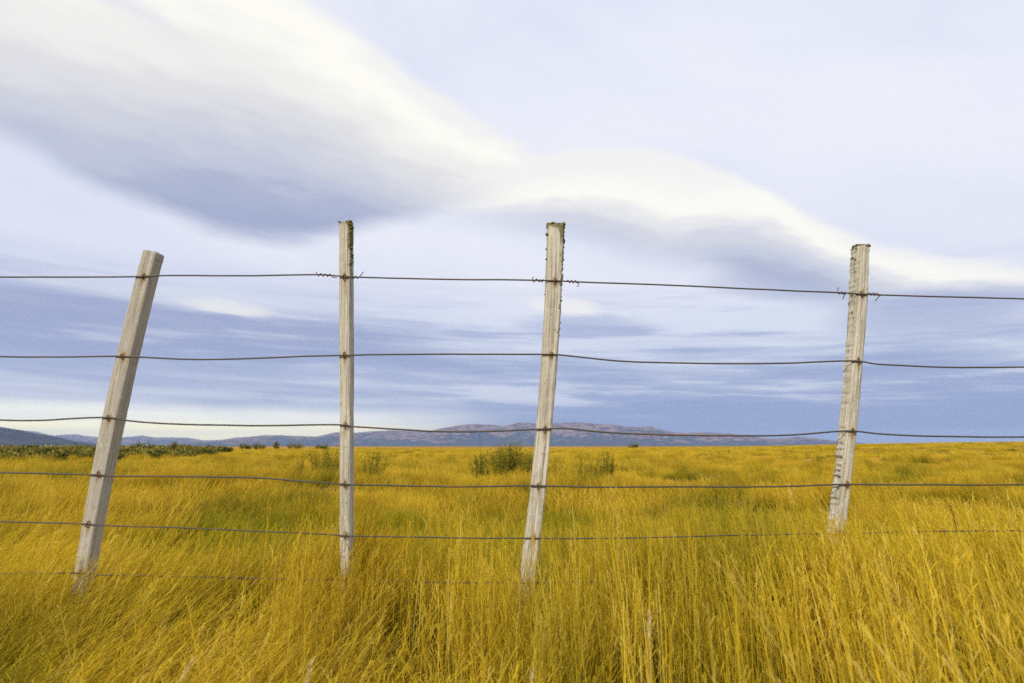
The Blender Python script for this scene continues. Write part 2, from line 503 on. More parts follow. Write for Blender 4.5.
wire_m, Wm, wb = material('fence_wire_metal')
wg = Wm.node('ShaderNodeNewGeometry')
wn = Wm.noise(wg.outputs['Position'], 4.0, 5.0, 0.6)
wn2 = Wm.noise(wg.outputs['Position'], 130.0, 3.0, 0.6)
wc = Wm.mix(Wm.ss(Wm.add(wn, Wm.mul(Wm.sub(wn2, 0.5), 0.25)), 0.54, 0.66), (0.075, 0.070, 0.050, 1), (0.15, 0.065, 0.032, 1))
wire_m.node_tree.links.new(wc, wb.inputs['Base Color'])
wb.inputs['Metallic'].default_value = 0.25
wb.inputs['Roughness'].default_value = 0.65

rust_m, Rm, rb = material('rusty_iron')
rg = Rm.node('ShaderNodeNewGeometry')
rn = Rm.noise(rg.outputs['Position'], 160.0, 4.0, 0.6)
rc = Rm.mix(Rm.ss(rn, 0.35, 0.65), (0.045, 0.022, 0.010, 1), (0.15, 0.058, 0.024, 1))
rust_m.node_tree.links.new(rc, rb.inputs['Base Color'])
rb.inputs['Roughness'].default_value = 0.85

moss_m, Mm, mob = material('dry_moss')
mg = Mm.node('ShaderNodeNewGeometry')
mn_ = Mm.noise(mg.outputs['Position'], 190.0, 4.0, 0.6)
mc = Mm.mix(Mm.ss(mn_, 0.35, 0.65), (0.055, 0.05, 0.012, 1), (0.21, 0.19, 0.055, 1))
moss_m.node_tree.links.new(mc, mob.inputs['Base Color'])
mob.inputs['Roughness'].default_value = 1.0


def tube(pts, rad, sides=8, closed_ends=True):
    """verts/faces of a tube along pts (n,3); rad scalar or array"""
    pts = np.asarray(pts, float)
    n = len(pts)
    rad = np.broadcast_to(np.asarray(rad, float), (n,))
    tan = np.gradient(pts, axis=0)
    tan /= np.linalg.norm(tan, axis=1, keepdims=True) + 1e-12
    ref = np.array([0.0, 0.0, 1.0]) if abs(tan[0][2]) < 0.9 else np.array([1.0, 0.0, 0.0])
    u = np.cross(tan, ref); u /= np.linalg.norm(u, axis=1, keepdims=True) + 1e-12
    w = np.cross(tan, u)
    a = np.linspace(0, 2 * np.pi, sides, endpoint=False)
    V = pts[:, None, :] + rad[:, None, None] * (np.cos(a)[None, :, None] * u[:, None, :] + np.sin(a)[None, :, None] * w[:, None, :])
    V = V.reshape(-1, 3)
    F = []
    for i in range(n - 1):
        for j in range(sides):
            k = (j + 1) % sides
            F.append((i * sides + j, i * sides + k, (i + 1) * sides + k, (i + 1) * sides + j))
    if closed_ends:
        F.append(tuple(range(sides))[::-1])
        F.append(tuple((n - 1) * sides + k for k in range(sides)))
    return V, F


def join(parts):
    V, F, off = [], [], 0
    for v, f in parts:
        V.append(np.asarray(v)); F += [tuple(k + off for k in q) for q in f]; off += len(v)
    return np.vstack(V), F


def catmull(P, per=10):
    P = np.asarray(P, float)
    Q = np.vstack([2 * P[0] - P[1], P, 2 * P[-1] - P[-2]])
    out = []
    for i in range(1, len(Q) - 2):
        p0, p1, p2, p3 = Q[i - 1:i + 3]
        # chord-limited tangents keep the kinks of stiff wire without overshoot
        d1 = (p2 - p0) * np.linalg.norm(p2 - p1) / (np.linalg.norm(p2 - p1) + np.linalg.norm(p1 - p0) + 1e-9)
        d2 = (p3 - p1) * np.linalg.norm(p2 - p1) / (np.linalg.norm(p3 - p2) + np.linalg.norm(p2 - p1) + 1e-9)
        for t in np.linspace(0, 1, per, endpoint=False):
            h = (2 * t ** 3 - 3 * t ** 2 + 1, t ** 3 - 2 * t ** 2 + t, -2 * t ** 3 + 3 * t ** 2, t ** 3 - t ** 2)
            out.append(h[0] * p1 + h[1] * d1 + h[2] * p2 + h[3] * d2)
    out.append(P[-1])
    return np.array(out)


# ------------------------------------------------------------------ the fence
fence = bpy.data.objects.new('wire_fence', None)
COL.objects.link(fence)
fence.location = (0, 2.5, 0)
fence.empty_display_size = 0.3
tag(fence, 'wire fence of four leaning weathered wooden posts and six strands crossing the grass', 'fence')
FY = 2.5
WIRE_Y = 2.465


def add_part(name, V, F, mat, parent, smooth=True, attrs=None, label=None):
    """a mesh of the fence, given in world metres; parent is the fence or one of its parts (all placed by translation only)"""
    V = np.asarray(V, float)
    org = np.array([V[:, 0].mean(), V[:, 1].mean(), V[:, 2].min()])
    me = np_mesh(name, V - org, F, [mat], smooth=smooth, attrs=attrs)
    o = obj(name, me, parent)
    pw = Vector(parent.get('_w', parent.location))
    o.location = Vector(org) - pw
    o['_w'] = tuple(org)
    if label: o['label'] = label
    return o


def lump(c, r, seed, flat=0.7):
    bm = bmesh.new()
    bmesh.ops.create_icosphere(bm, subdivisions=1, radius=1.0)
    rg = np.random.default_rng(seed)
    V = np.array([v.co[:] for v in bm.verts]); F = [tuple(v.index for v in f.verts) for f in bm.faces]
    bm.free()
    V = V * (1 + rg.uniform(-0.3, 0.3, (len(V), 1))) * np.array([r, r, r * flat]) + np.array(c)
    return V, F


def moss_lumps(px, wf, ztop, n_top, edge_len, n_edge, seed, side=1):
    """cushions of moss grown on the head of a post and down one edge"""
    rg = np.random.default_rng(seed)
    parts = []
    wd = wf(ztop)
    for k in range(n_top):
        parts.append(lump((px(ztop) + rg.uniform(-.5, .5) * wd, FY + rg.uniform(-.55, .5) * 0.055, ztop + 0.001 + rg.uniform(-.003, .002)), rg.uniform(.003, .0075), seed * 100 + k))
    for k in range(n_edge):
        t = rg.uniform(0, 1) ** 1.5
        zz = ztop - t * edge_len
        wd = wf(zz)
        parts.append(lump((px(zz) + side * wd * rg.uniform(.38, .54), FY - 0.029 + rg.uniform(0, 0.03) ** 1.0, zz), rg.uniform(.003, .0085) * (1 - 0.45 * t), seed * 100 + 50 + k, 1.0))
    return parts


def post(rows, depth, yaw, mat, label, seed, wire_z, moss_edge=0.0, ridged=False, chamfer=0.004, wob=0.0016, top_slope=0.0, moss_spots=(), ragged=0.007):
    """rows: (x_left, x_right, z) of the face towards the camera, top to bottom"""
    rows = sorted(rows, key=lambda r: r[2])
    z = np.array([r[2] for r in rows]); xl = np.array([r[0] for r in rows]); xr = np.array([r[1] for r in rows])
    cx, wd = (xl + xr) / 2, (xr - xl)
    pc = np.polyfit(z, cx, min(2, len(z) - 1)); 
    zs = np.concatenate([np.arange(-0.25, z[-1] - 0.006, 0.0045 if ridged else 0.008), [z[-1] - 0.006, z[-1] - 0.002, z[-1]]])
    k = 9                                  # vertices per side
    V, along, across, moss, rust = [], [], [], [], []
    rng = np.random.default_rng(seed)
    tq = np.linspace(0, 1, k, endpoint=False)
    loop = [(-1 + 2 * t, -1) for t in tq] + [(1, -1 + 2 * t) for t in tq] + [(1 - 2 * t, 1) for t in tq] + [(-1, 1 - 2 * t) for t in tq]
    loop = np.array(loop)
    arc = np.arange(len(loop)) / len(loop)
    # rounded corners
    nr = np.maximum(np.abs(loop[:, 0]), np.abs(loop[:, 1]))
    loop2 = loop / (np.abs(loop[:, :1]) ** 9 + np.abs(loop[:, 1:]) ** 9) ** (1 / 9.0)
    c, s = math.cos(yaw), math.sin(yaw)
    for q, zz in enumerate(zs):
        x0 = np.interp(zz, z, cx) if len(z) < 3 else np.polyval(pc, zz)
        if zz < z[0]:
            x0 = np.polyval(pc, z[0]) + (zz - z[0]) * np.polyval(np.polyder(pc), z[0])
        w = np.interp(zz, z, wd) / 2
        d = depth / 2
        shrink = 1.0
        if q == len(zs) - 1: shrink = 1 - chamfer / w * 1.2
        if q == len(zs) - 2: shrink = 1 - chamfer / w * 0.35
        lx, ly = loop2[:, 0] * w * shrink, loop2[:, 1] * d * shrink
        ph = arc * 40
        disp = (fbm(ph, np.full_like(ph, zz * 5), seed, 3) - 0.5) * 2 * wob * 1.6
        disp += (fbm(ph * 2.5, np.full_like(ph, zz * 35), seed + 7, 3) - 0.5) * 2 * wob
        # long drying cracks
        crk = fbm(ph * 1.8, np.full_like(ph, zz * 1.3), seed + 31, 2)
        disp -= 0.0028 * sstep(crk, 0.70, 0.80)
        if ridged:
            side = (loop[:, 0] < -0.99)
            teeth = fbm(np.full_like(ph, 0.3) + ph * 0.05, np.full_like(ph, zz * 95), seed + 55, 2)
            deep = 0.0036 + 0.010 * sstep(1.02 - zz, 0.0, 0.25) * (0.25 + 1.1 * vnoise(np.full_like(ph, zz * 14), ph * 0, seed + 2))
            disp = np.where(side, disp - deep * sstep(teeth, 0.46, 0.60) + 0.0015, disp)
        nx_, ny_ = loop2[:, 0], loop2[:, 1]
        ln = np.hypot(nx_, ny_)
        lx = lx + disp * nx_ / ln; ly = ly + disp * ny_ / ln
        zt = zz + (top_slope * lx / w + 0.0 * ly if zz > z[-1] - 0.03 else 0.0)
        if zz >= z[-1] - 0.0065:
            zt = zt + (vnoise(lx * 90, ly * 90, seed + 3) - 0.5) * ragged
        X = x0 + c * lx - s * ly
        Y = FY + s * lx + c * ly
        V.append(np.stack([X, Y, np.broadcast_to(zt, X.shape)], -1))
        along.append(np.full(len(loop), zz + seed)); across.append(arc * 4 * 0.065 + 0)
        # moss on the head and down the right-hand edge
        mo = np.clip(1 - (z[-1] - zz) / 0.05, 0, 1) * 0.75
        edge = (loop[:, 0] > 0.55) * sstep(zz, z[-1] - 0.30, z[-1]) * 0.7
        moss.append(np.maximum(mo, edge) * moss_edge)
        ru = np.zeros(len(loop))
        for wz in wire_z:
            dz_ = wz - zz
            drip = np.where(dz_ > 0, np.exp(-dz_ / 0.045), np.exp(-(dz_ / 0.022) ** 2))
            ru = np.maximum(ru, drip * np.exp(-((loop[:, 0] - 0.08) / 0.34) ** 2) * (loop[:, 1] < -0.9))
        rust.append(ru)
    n, m = len(zs), len(loop)
    V = np.vstack(V)
    F = []
    for a_ in range(n - 1):
        for b_ in range(m):
            b2 = (b_ + 1) % m
            F.append((a_ * m + b_, a_ * m + b2, (a_ + 1) * m + b2, (a_ + 1) * m + b_))
    # cap
    cen = V[(n - 1) * m:].mean(axis=0)
    V = np.vstack([V, cen[None]])
    for b_ in range(m):
        F.append(((n - 1) * m + b_, (n - 1) * m + (b_ + 1) % m, n * m))
    at = {'along': np.append(np.concatenate(along), zs[-1]), 'across': np.append(np.concatenate(across), 0.1),
          'moss': np.append(np.concatenate(moss), 0.6 * moss_edge), 'rust': np.append(np.concatenate(rust), 0)}
    px = lambda zz: (np.interp(zz, z, cx) if len(z) < 3 else float(np.polyval(pc, zz)))
    nf = len(F)
    for spec in moss_spots:
        for lv, lf in moss_lumps(px, lambda q: float(np.interp(q, z, wd)), float(z[-1]), *spec):
            F += [tuple(q + len(V) for q in f_) for f_ in lf]
            V = np.vstack([V, lv])
    at = {k_: np.concatenate([v_, np.zeros(len(V) - len(v_))]) for k_, v_ in at.items()}
    o = add_part('fence_post', V, F, mat, fence, smooth=True, attrs=at, label=label)
    o.data.materials.append(moss_m)
    o.data.polygons.foreach_set('material_index', np.array([0] * nf + [1] * (len(F) - nf), np.int32))
    front = FY - depth / 2
    return o, px, front, float(np.mean(wd)), float(z[-1])


WIRES = [
 [(-2.324, 1.573), (-2.081, 1.577), (-1.504, 1.579), (-1.41, 1.582), (-1.1, 1.5825), (-0.781, 1.586), (-0.707, 1.582), (-0.642, 1.577), (-0.292, 1.569), (0.142, 1.561), (0.211, 1.559), (0.762, 1.536), (1.347, 1.511), (1.44, 1.506), (2.068, 1.486), (2.374, 1.477)],
 [(-2.276, 1.253), (-2.036, 1.249), (-1.917, 1.247), (-1.579, 1.253), (-1.48, 1.249), (-1.24, 1.239), (-0.665, 1.257), (-0.446, 1.259), (0.131, 1.259), (0.191, 1.257), (0.429, 1.233), (0.747, 1.225), (1.064, 1.225), (1.363, 1.235), (1.461, 1.221), (1.698, 1.209), (2.031, 1.209), (2.333, 1.213)],
 [(-2.238, 1.004), (-2.003, 1.0), (-1.846, 0.998), (-1.729, 1.004), (-1.581, 1.008), (-1.494, 0.996), (-1.336, 0.985), (-1.023, 0.977), (-0.68, 0.981), (-0.609, 0.973), (-0.437, 0.962), (-0.242, 0.954), (-0.086, 0.956), (0.129, 0.965), (0.207, 0.967), (0.343, 0.954), (0.655, 0.942), (0.966, 0.94), (1.122, 0.944), (1.311, 0.958), (1.434, 0.948), (1.667, 0.938), (1.994, 0.935), (2.291, 0.938)],
 [(-2.208, 0.805), (-1.976, 0.799), (-1.597, 0.792), (-1.527, 0.786), (-1.203, 0.782), (-0.971, 0.78), (-0.816, 0.767), (-0.642, 0.754), (-0.585, 0.752), (-0.238, 0.745), (-0.046, 0.746), (0.088, 0.748), (0.338, 0.745), (0.723, 0.745), (1.03, 0.746), (1.254, 0.754), (1.492, 0.752), (1.969, 0.752), (2.262, 0.752)],
 [(-2.18, 0.622), (-1.951, 0.614), (-1.626, 0.607), (-1.53, 0.6), (-1.263, 0.592), (-0.958, 0.581), (-0.691, 0.568), (-0.634, 0.563), (-0.349, 0.559), (-0.046, 0.554), (0.08, 0.554), (0.334, 0.554), (0.714, 0.563), (0.942, 0.568), (1.231, 0.572), (1.475, 0.578), (1.946, 0.581), (2.236, 0.585)],
 [(-2.151, 0.429), (-1.925, 0.425), (-1.625, 0.429), (-1.549, 0.422), (-1.172, 0.414), (-0.627, 0.404), (-0.345, 0.398), (0.049, 0.395), (0.33, 0.397), (0.706, 0.4), (1.194, 0.404), (1.923, 0.411), (2.209, 0.414)],
]
WIRE_NOTE = ['top wire with rusty twisted ties beside the posts', None, None, None, None, 'lowest wire half hidden in the grass']


def wire_z_at(k, x):
    w = WIRES[k]
    return float(np.interp(x, [p[0] for p in w], [p[1] for p in w]))


wz_at = lambda x0: [wire_z_at(k, x0) for k in range(6)]
POSTS = []
POSTS.append(post([(-1.515, -1.454, 1.692), (-1.594, -1.529, 1.158), (-1.653, -1.602, 0.428)], 0.062, R(-2), wood_sawn,
                  'square sawn post leaning to the right with a clean flat top', 3, wz_at(-1.56), 0.10, wob=0.0007, top_slope=-0.006, ragged=0.001))
POSTS.append(post([(-0.717, -0.668, 1.818), (-0.681, -0.637, 1.079), (-0.649, -0.608, 0.41)], 0.055, R(-3), wood_old,
                  'upright post with moss down the edge of its head', 14, wz_at(-0.67), 0.9, moss_spots=[(40, 0.24, 150, 5)]))
POSTS.append(post([(0.146, 0.214, 1.809), (0.112, 0.172, 1.079), (0.069, 0.127, 0.771), (0.032, 0.088, 0.403)], 0.060, R(2), wood_old,
                  'slightly bowed leaning post with a mossy crumbling head', 27, wz_at(0.13), 1.0, wob=0.0024, moss_spots=[(70, 0.50, 150, 6), (0, 0.3, 14, 7, -1)]))
POSTS.append(post([(1.419, 1.472, 1.716), (1.326, 1.374, 1.079), (1.222, 1.270, 0.573)], 0.058, R(4), wood_old,
                  'strongly leaning post with deep saw ridges along one side', 38, wz_at(1.36), 0.45, ridged=True, wob=0.0018, moss_spots=[(50, 0.03, 14, 8), (0, 0.34, 16, 9, -1)]))


def staple(p, k):
    """bent iron staple that pins wire k to the post"""
    o, px, front, wd, ztop = p
    x = px(WIRES[k][0][1]) ; 
    for _ in range(3):
        zz = wire_z_at(k, x); x = px(zz)
    rg = random.Random(k * 31 + int(ztop * 1000))
    x += rg.uniform(-0.006, 0.008)
    zz = wire_z_at(k, x)
    t = rg.uniform(-0.35, 0.35)
    h = 0.0105
    pts = []
    for q in np.linspace(-1, 1, 13):
        s_ = math.sin(q * math.pi / 2)
        u = h * s_
        yy = WIRE_Y - 0.0052 if abs(q) < 0.75 else front + 0.006 - (0.012 if abs(q) < 0.9 else 0)
        pts.append((x + u * math.sin(t), yy, zz + u * math.cos(t)))
    V, F = tube(pts, 0.0017, 6)
    add_part('staple', V, F, rust_m, o)


for p in POSTS:
    for k in range(6):
        staple(p, k)

wire_objs = []
for k, w in enumerate(WIRES):
    P = [(x, WIRE_Y + (0.0), z) for x, z in w]
    P = [(-7.5, 2.50, w[0][1] - 0.02), (-4.6, 2.49, w[0][1] - 0.012)] + P + [(4.6, 2.49, w[-1][1] - 0.02), (7.5, 2.5, w[-1][1] - 0.01)]
    Q = catmull(P, 12)
    # small kinks of an old hand-strained wire
    kx = Q[:, 0]
    Q[:, 2] += (fbm(kx * 3.1, kx * 0 + k, 70 + k, 3) - 0.5) * 0.006
    Q[:, 1] += (fbm(kx * 2.0, kx * 0 + k, 90 + k, 2) - 0.5) * 0.004
    V, F = tube(Q, 0.0032 if k < 4 else 0.0026, 8)
    wire_objs.append(add_part('fence_wire', V, F, wire_m, fence, label=WIRE_NOTE[k]))


def tie(x0, x1, turns, tail, tail2=None, rad=0.0055, k=0):
    """soft iron tie coiled round the top wire with loose ends"""
    q = np.linspace(0, 1, int(turns * 10) + 1)
    a = q * turns * 2 * np.pi
    xs = x0 + (x1 - x0) * q
    zz = np.array([wire_z_at(k, x) for x in xs])
    pts = np.stack([xs, WIRE_Y + rad * np.cos(a), zz + rad * np.sin(a)], -1)
    ends = np.array([pts[-1] + 0.75 * np.array(t) for t in tail])
    pts = np.vstack([pts, ends])
    if tail2 is not None:
        pts = np.vstack([np.array([pts[0] + 0.75 * np.array(t) for t in tail2])[::-1], pts])
    V, F = tube(pts, 0.0017, 6)
    add_part('tie_wire', V, F, rust_m, wire_objs[k])


tie(-0.735, -0.790, 3, [(-0.006, -0.004, 0.010), (-0.010, -0.006, 0.018)], [(0.004, -.004, -.008), (0.03, -0.004, -0.012)])
tie(-0.655, -0.625, 2, [(0.008, -0.004, 0.006), (0.018, -0.006, 0.018), (0.028, -0.008, 0.030)])
tie(0.130, 0.108, 2, [(-0.006, -0.004, 0.008), (-0.012, -0.006, 0.012)], [(0.004, 0, 0.004)])
tie(0.102, 0.086, 1, [(-0.004, -0.002, 0.014), (0.004, -0.005, 0.022)])
tie(0.222, 0.268, 3, [(0.006, -0.004, -0.010), (0.002, -0.006, -0.022), (-0.008, -0.006, -0.024)])
tie(1.352, 1.322, 2, [(-0.002, -0.004, 0.018), (0.002, -0.006, 0.030)], [(-0.012, -0.004, -0.018), (-0.020, -0.005, -0.034)])
tie(1.442, 1.486, 3, [(0.006, -0.004, -0.006), (-0.010, -0.006, -0.018), (-0.026, -0.006, -0.036)], [(0.0, 0, 0.008)])
for o in [fence] + list(fence.children_recursive):
    if '_w' in o: del o['_w']

# ------------------------------------------------------------------ grass material
def grass_mat(name, dry_a, dry_b, green, trans=0.35, green_amt=1.0):
    m = bpy.data.materials.new(name)
    m.use_nodes = True
    nt = m.node_tree
    nt.nodes.clear()
    A = NT(nt)
    geo = A.node('ShaderNodeNewGeometry')
    s = A.node('ShaderNodeSeparateXYZ')
    nt.links.new(geo.outputs['Position'], s.inputs[0])
    x, y, z = s.outputs
    tone = A.node('ShaderNodeAttribute', attribute_name='tone').outputs['Fac']
    grn = A.node('ShaderNodeAttribute', attribute_name='green').outputs['Fac']
    patch = A.noise(A.vec(A.mul(x, 0.55), A.mul(y, 0.42), 0.0), 1.0, 4.0, 0.55)
    broad = A.noise(A.vec(A.mul(x, 0.03), A.mul(y, 0.06), 8.0), 1.0, 4.0, 0.55)
    rnd = A.node('ShaderNodeObjectInfo').outputs['Random']
    c = A.mix(A.math('ADD', A.mul(tone, 0.7), A.mul(rnd, 0.3)), dry_a, dry_b)
    warm = A.mul(A.ss(broad, 0.40, 0.60), 0.40)
    c = A.mix(A.mul(A.ss(tone, 0.90, 0.93), 0.7), c, (0.70, 0.54, 0.14, 1))
    c = A.mix(A.mul(A.ss(tone, 0.09, 0.06), 0.8), c, (0.19, 0.095, 0.012, 1))
    c = A.mix(warm, c, (0.58, 0.35, 0.030, 1))
    shade_streak = A.noise(A.vec(A.mul(x, 0.75), A.mul(y, 0.30), 2.0), 1.0, 4.0, 0.6)
    c = A.mix(A.mul(A.ss(shade_streak, 0.48, 0.64), 0.55), c, (0.32, 0.20, 0.010, 1))  # deeper ochre streaks put the shade between tufts into the blade colour
    gmask = A.math('ADD', A.mul(grn, 1.0), A.mul(A.ss(patch, 0.48, 0.63), 0.64 * green_amt), clamp=True)
    c = A.mix(gmask, c, green)
    d = A.node('ShaderNodeBsdfDiffuse')
    t = A.node('ShaderNodeBsdfTranslucent')
    nt.links.new(c, d.inputs[0]); nt.links.new(c, t.inputs[0])
    mx = A.node('ShaderNodeMixShader')
    mx.inputs[0].default_value = trans
    nt.links.new(d.outputs[0], mx.inputs[1]); nt.links.new(t.outputs[0], mx.inputs[2])
    out = A.node('ShaderNodeOutputMaterial')
    nt.links.new(mx.outputs[0], out.inputs[0])
    return m


GRASS = grass_mat('dry_grass_blades', (0.30, 0.205, 0.007, 1), (0.88, 0.635, 0.050, 1), (0.095, 0.122, 0.007, 1))  # green is kept dark so stem feet also paint in shaded gaps
MEADOW = grass_mat('green_meadow_blades', (0.34, 0.26, 0.010, 1), (0.70, 0.52, 0.045, 1), (0.20, 0.235, 0.012, 1))
PALE = grass_mat('pale_grass_plume', (0.58, 0.47, 0.22, 1), (0.72, 0.60, 0.32, 1), (0.5, 0.45, 0.25, 1), green_amt=0.0)


class Tuft:
    """collects ribbons (grass blades, stems, seed-head strokes)"""
    def __init__(self, rng):
        self.V, self.F, self.tone, self.green, self.n, self.rng = [], [], [], [], 0, rng

    def ribbon(self, pts, w0, w1, tone, green, facing):
        pts = np.asarray(pts)
        n = len(pts)
        w = np.linspace(w0, w1, n)[:, None] * 0.5
        side = np.array([math.cos(facing), math.sin(facing), 0.0])[None]
        self.V.append(np.stack([pts - side * w, pts + side * w], 1).reshape(-1, 3))
        b = self.n
        for i in range(n - 1):
            self.F.append((b + 2 * i, b + 2 * i + 1, b + 2 * i + 3, b + 2 * i + 2))
        self.n += 2 * n
        self.tone += [tone] * (2 * n)
        self.green += list(np.repeat(np.broadcast_to(green, (n,)), 2))

    def path(self, x, y, L, az, lean0, curl, segs):
        """a blade starting at x,y: lean0 from the vertical at its foot, bending over by curl along its length"""
        p = np.array([x, y, -0.02]); out = [p]
        for s in range(segs):
            a = lean0 + curl * ((s + 0.5) / segs) ** 1.3
            p = p + (L / segs) * np.array([math.sin(a) * math.sin(az), math.sin(a) * math.cos(az), math.cos(a)])
            out.append(p)
        return np.array(out)

    def mesh(self, name, mat):
        return np_mesh(name, np.vstack(self.V), np.array(self.F, dtype=np.int32), [mat], attrs={'tone': self.tone, 'green': self.green})


def tuft_mesh(seed, lean, curl, tall, n_leaf, n_stem, n_green, rad, wmul=1.0, heads=True, fluff=1.0, smul=1.0):
    rg = np.random.default_rng(seed)
    T = Tuft(rg)
    def spot():
        r = rad * math.sqrt(rg.uniform()); a = rg.uniform(0, 6.283)
        return r * math.cos(a), r * math.sin(a)
    for _ in range(n_green):
        x, y = spot()
        P = T.path(x, y, rg.uniform(.10, .26), rg.uniform(0, 6.28), rg.uniform(0, .5), rg.uniform(.1, .9), 3)
        T.ribbon(P, (.0055 if rg.uniform() < .25 else .0030) * wmul, .0008 * wmul, rg.uniform(0, .6), rg.uniform(.45, 1.0), rg.uniform(0, 3.14))
    for _ in range(n_leaf):
        x, y = spot()
        P = T.path(x, y, tall * rg.uniform(.45, .85), rg.normal(0, .75), max(0, rg.normal(lean * .7, .14)), rg.uniform(.3, 1.2) * curl, 5)
        gb_ = rg.uniform(0, 1) < .35
        gr = np.linspace(.75 if gb_ else .35, .35 if gb_ else 0, 6) * rg.uniform(.3, 1)
        T.ribbon(P, .0026 * wmul, .0006 * wmul, rg.uniform(0, 1), gr, rg.uniform(0, 3.14))
    for _ in range(n_stem):
        x, y = spot()
        L = tall * rg.uniform(.75, 1.12)
        az_ = rg.normal(0, .40)
        P = T.path(x, y, L, az_, max(0, rg.normal(lean, .09)), rg.uniform(.5, 1.3) * curl * .7, 7)
        tn = rg.uniform(.15, 1)
        T.ribbon(P, .0030 * wmul * smul, .0015 * wmul * smul, tn, np.array([.8, .65, .5, .32, .15, .04, 0, 0]) * rg.uniform(.2, 1), rg.uniform(0, 3.14))  # stem feet are greener, and darkened to stand in for shade between stems
        if not heads or rg.uniform() < .2: continue
        # loose feathery seed head along the last third
        nb = int(rg.integers(9, 16) * fluff)
        for q in range(nb):
            t = .66 + .34 * q / nb
            i = min(int(t * 7), 6); f_ = t * 7 - i
            p = P[i] * (1 - f_) + P[i + 1] * f_
            d = P[i + 1] - P[i]; d = d / np.linalg.norm(d)
            l = rg.uniform(.022, .05) * (1.25 - .7 * (q / nb)) * (1.25 if fluff > 1 else 1.0)
            off = rg.normal(0, .33, 3)
            dd = d + off; dd = dd / np.linalg.norm(dd)
            e = p + dd * l + np.array([0, 0, -l * .12])
            m_ = (p + e) / 2 + np.array([0, 0, l * .07])
            T.ribbon([p, m_, e], .0009 * wmul, .0019 * wmul, min(1, tn + rg.uniform(-.1, .25)), 0, rg.uniform(0, 3.14))
    return T


proto = bpy.data.collections.new('grass_kinds')


def add_proto(name, me):
    o = bpy.data.objects.new(name, me)
    proto.objects.link(o)


KIND = {}
idx = 0
for key, n, args in (
        ('upright', 5, dict(lean=.07, curl=.40, tall=.62, n_leaf=16, n_stem=20, n_green=12, rad=.10, fluff=1.4)),
        ('leaning', 5, dict(lean=.32, curl=.75, tall=.58, n_leaf=22, n_stem=20, n_green=14, rad=.11, fluff=1.6)),
        ('matted', 5, dict(lean=.60, curl=1.05, tall=.60, n_leaf=24, n_stem=24, n_green=12, rad=.13, fluff=1.7)),
        ('plumed', 4, dict(lean=.55, curl=1.15, tall=.62, n_leaf=10, n_stem=15, n_green=6, rad=.10, fluff=2.3)),
        ('stalk', 5, dict(lean=.05, curl=.22, tall=.66, n_leaf=4, n_stem=11, n_green=4, rad=.07, smul=1.35)),
        ('short', 4, dict(lean=.25, curl=.8, tall=.34, n_leaf=24, n_stem=4, n_green=64, rad=.15)),
        ('wisp', 2, dict(lean=.28, curl=.45, tall=.92, n_leaf=0, n_stem=7, n_green=0, rad=.10)),
        ('middle', 5, dict(lean=.34, curl=.9, tall=.46, n_leaf=70, n_stem=46, n_green=30, rad=.24, wmul=2.3, heads=False)),
        ('middle_plume', 4, dict(lean=.34, curl=.9, tall=.50, n_leaf=46, n_stem=40, n_green=14, rad=.22, wmul=2.0)),
        ('distant', 4, dict(lean=.36, curl=.9, tall=.42, n_leaf=90, n_stem=70, n_green=20, rad=.75, wmul=9.0, heads=False))):
    KIND[key] = []
    for k in range(n):
        add_proto('grass_%02d' % idx, tuft_mesh(100 + idx, **args).mesh('grass_%02d' % idx, MEADOW if key == 'short' else GRASS))
        KIND[key].append(idx); idx += 1

pts, rots, scls, inds = [], [], [], []


def place(x, y, kind, yaw, sc, sz=None):
    pts.append((x, y, float(ground_z(x, y))))
    rots.append((0, 0, yaw)); scls.append((sc, sc, sc if sz is None else sz)); inds.append(int(RNG.choice(KIND[kind])))


def scatter(n, r0, r1, half):
    r = np.sqrt(RNG.uniform(r0 ** 2, r1 ** 2, n)); a = RNG.uniform(-half, half, n)
    return r * np.sin(a), r * np.cos(a)


# near: single tufts, standing in clumps with gaps between them
xs, ys = scatter(7600, 0.62, 7.6, R(62))
green_n = fbm(xs * 0.55 + 20, ys * 0.5, 33, 3)
lean_n = fbm(xs * 0.7, ys * 0.7 + 9, 44, 3)
clump = fbm(xs * 2.6, ys * 2.6 + 4, 47, 2)
for x, y, gn, ln, cl in zip(xs, ys, green_n, lean_n, clump):
    if math.hypot(x, y) < 0.75: continue
    hollow = math.exp(-((x - 0.5) / 1.8) ** 2 - ((y - 5.0) / 1.75) ** 4)
    u = x / max(y, .5)
    if hollow > .35 and RNG.uniform() < .75: continue
    front = y < 2.3 and -.30 < u < .75
    if RNG.uniform() > (0.06 + 1.0 * sstep(cl, .40, .60)) * ((.24 if y < 1.55 and 0 < u < .5 else .48) if front else 1.0): continue
    mat_bias = sstep(-u, 0.10, 0.55) * 0.55 + (ln - 0.5) * 1.6 - 0.25 * math.exp(-((u - .12) / .28) ** 2)
    if gn + 0.75 * hollow > 0.66 or (y > 2.9 and gn + 1.1 * hollow > 0.55): kind = 'short'
    elif mat_bias > 0.34: kind = 'matted'
    elif mat_bias > 0.02: kind = 'leaning'
    else: kind = 'upright'
    if front and kind == 'upright' and RNG.uniform() < .9: kind = 'stalk'
    sc = RNG.uniform(.80, 1.16)
    if y > 2.9 and kind != 'short': sc *= 0.60 + .34 * sstep(gn, .55, .32)
    if y < 2.0: sc *= 0.90
    # the wind blows away from the lens and a little to the right on the left, to the left on the right
    place(x, y, kind, R(-34 * sstep(-u, -.1, .8) + 14 * sstep(u, .1, .8)) + RNG.normal(0, .30), sc)
for _ in range(760):
    x, y = .5 + RNG.normal(0, 1.2), 5.2 + RNG.normal(0, 1.0)
    if y > 3.2: place(x, y, 'short', RNG.normal(0, 1), RNG.uniform(.75, 1.0))
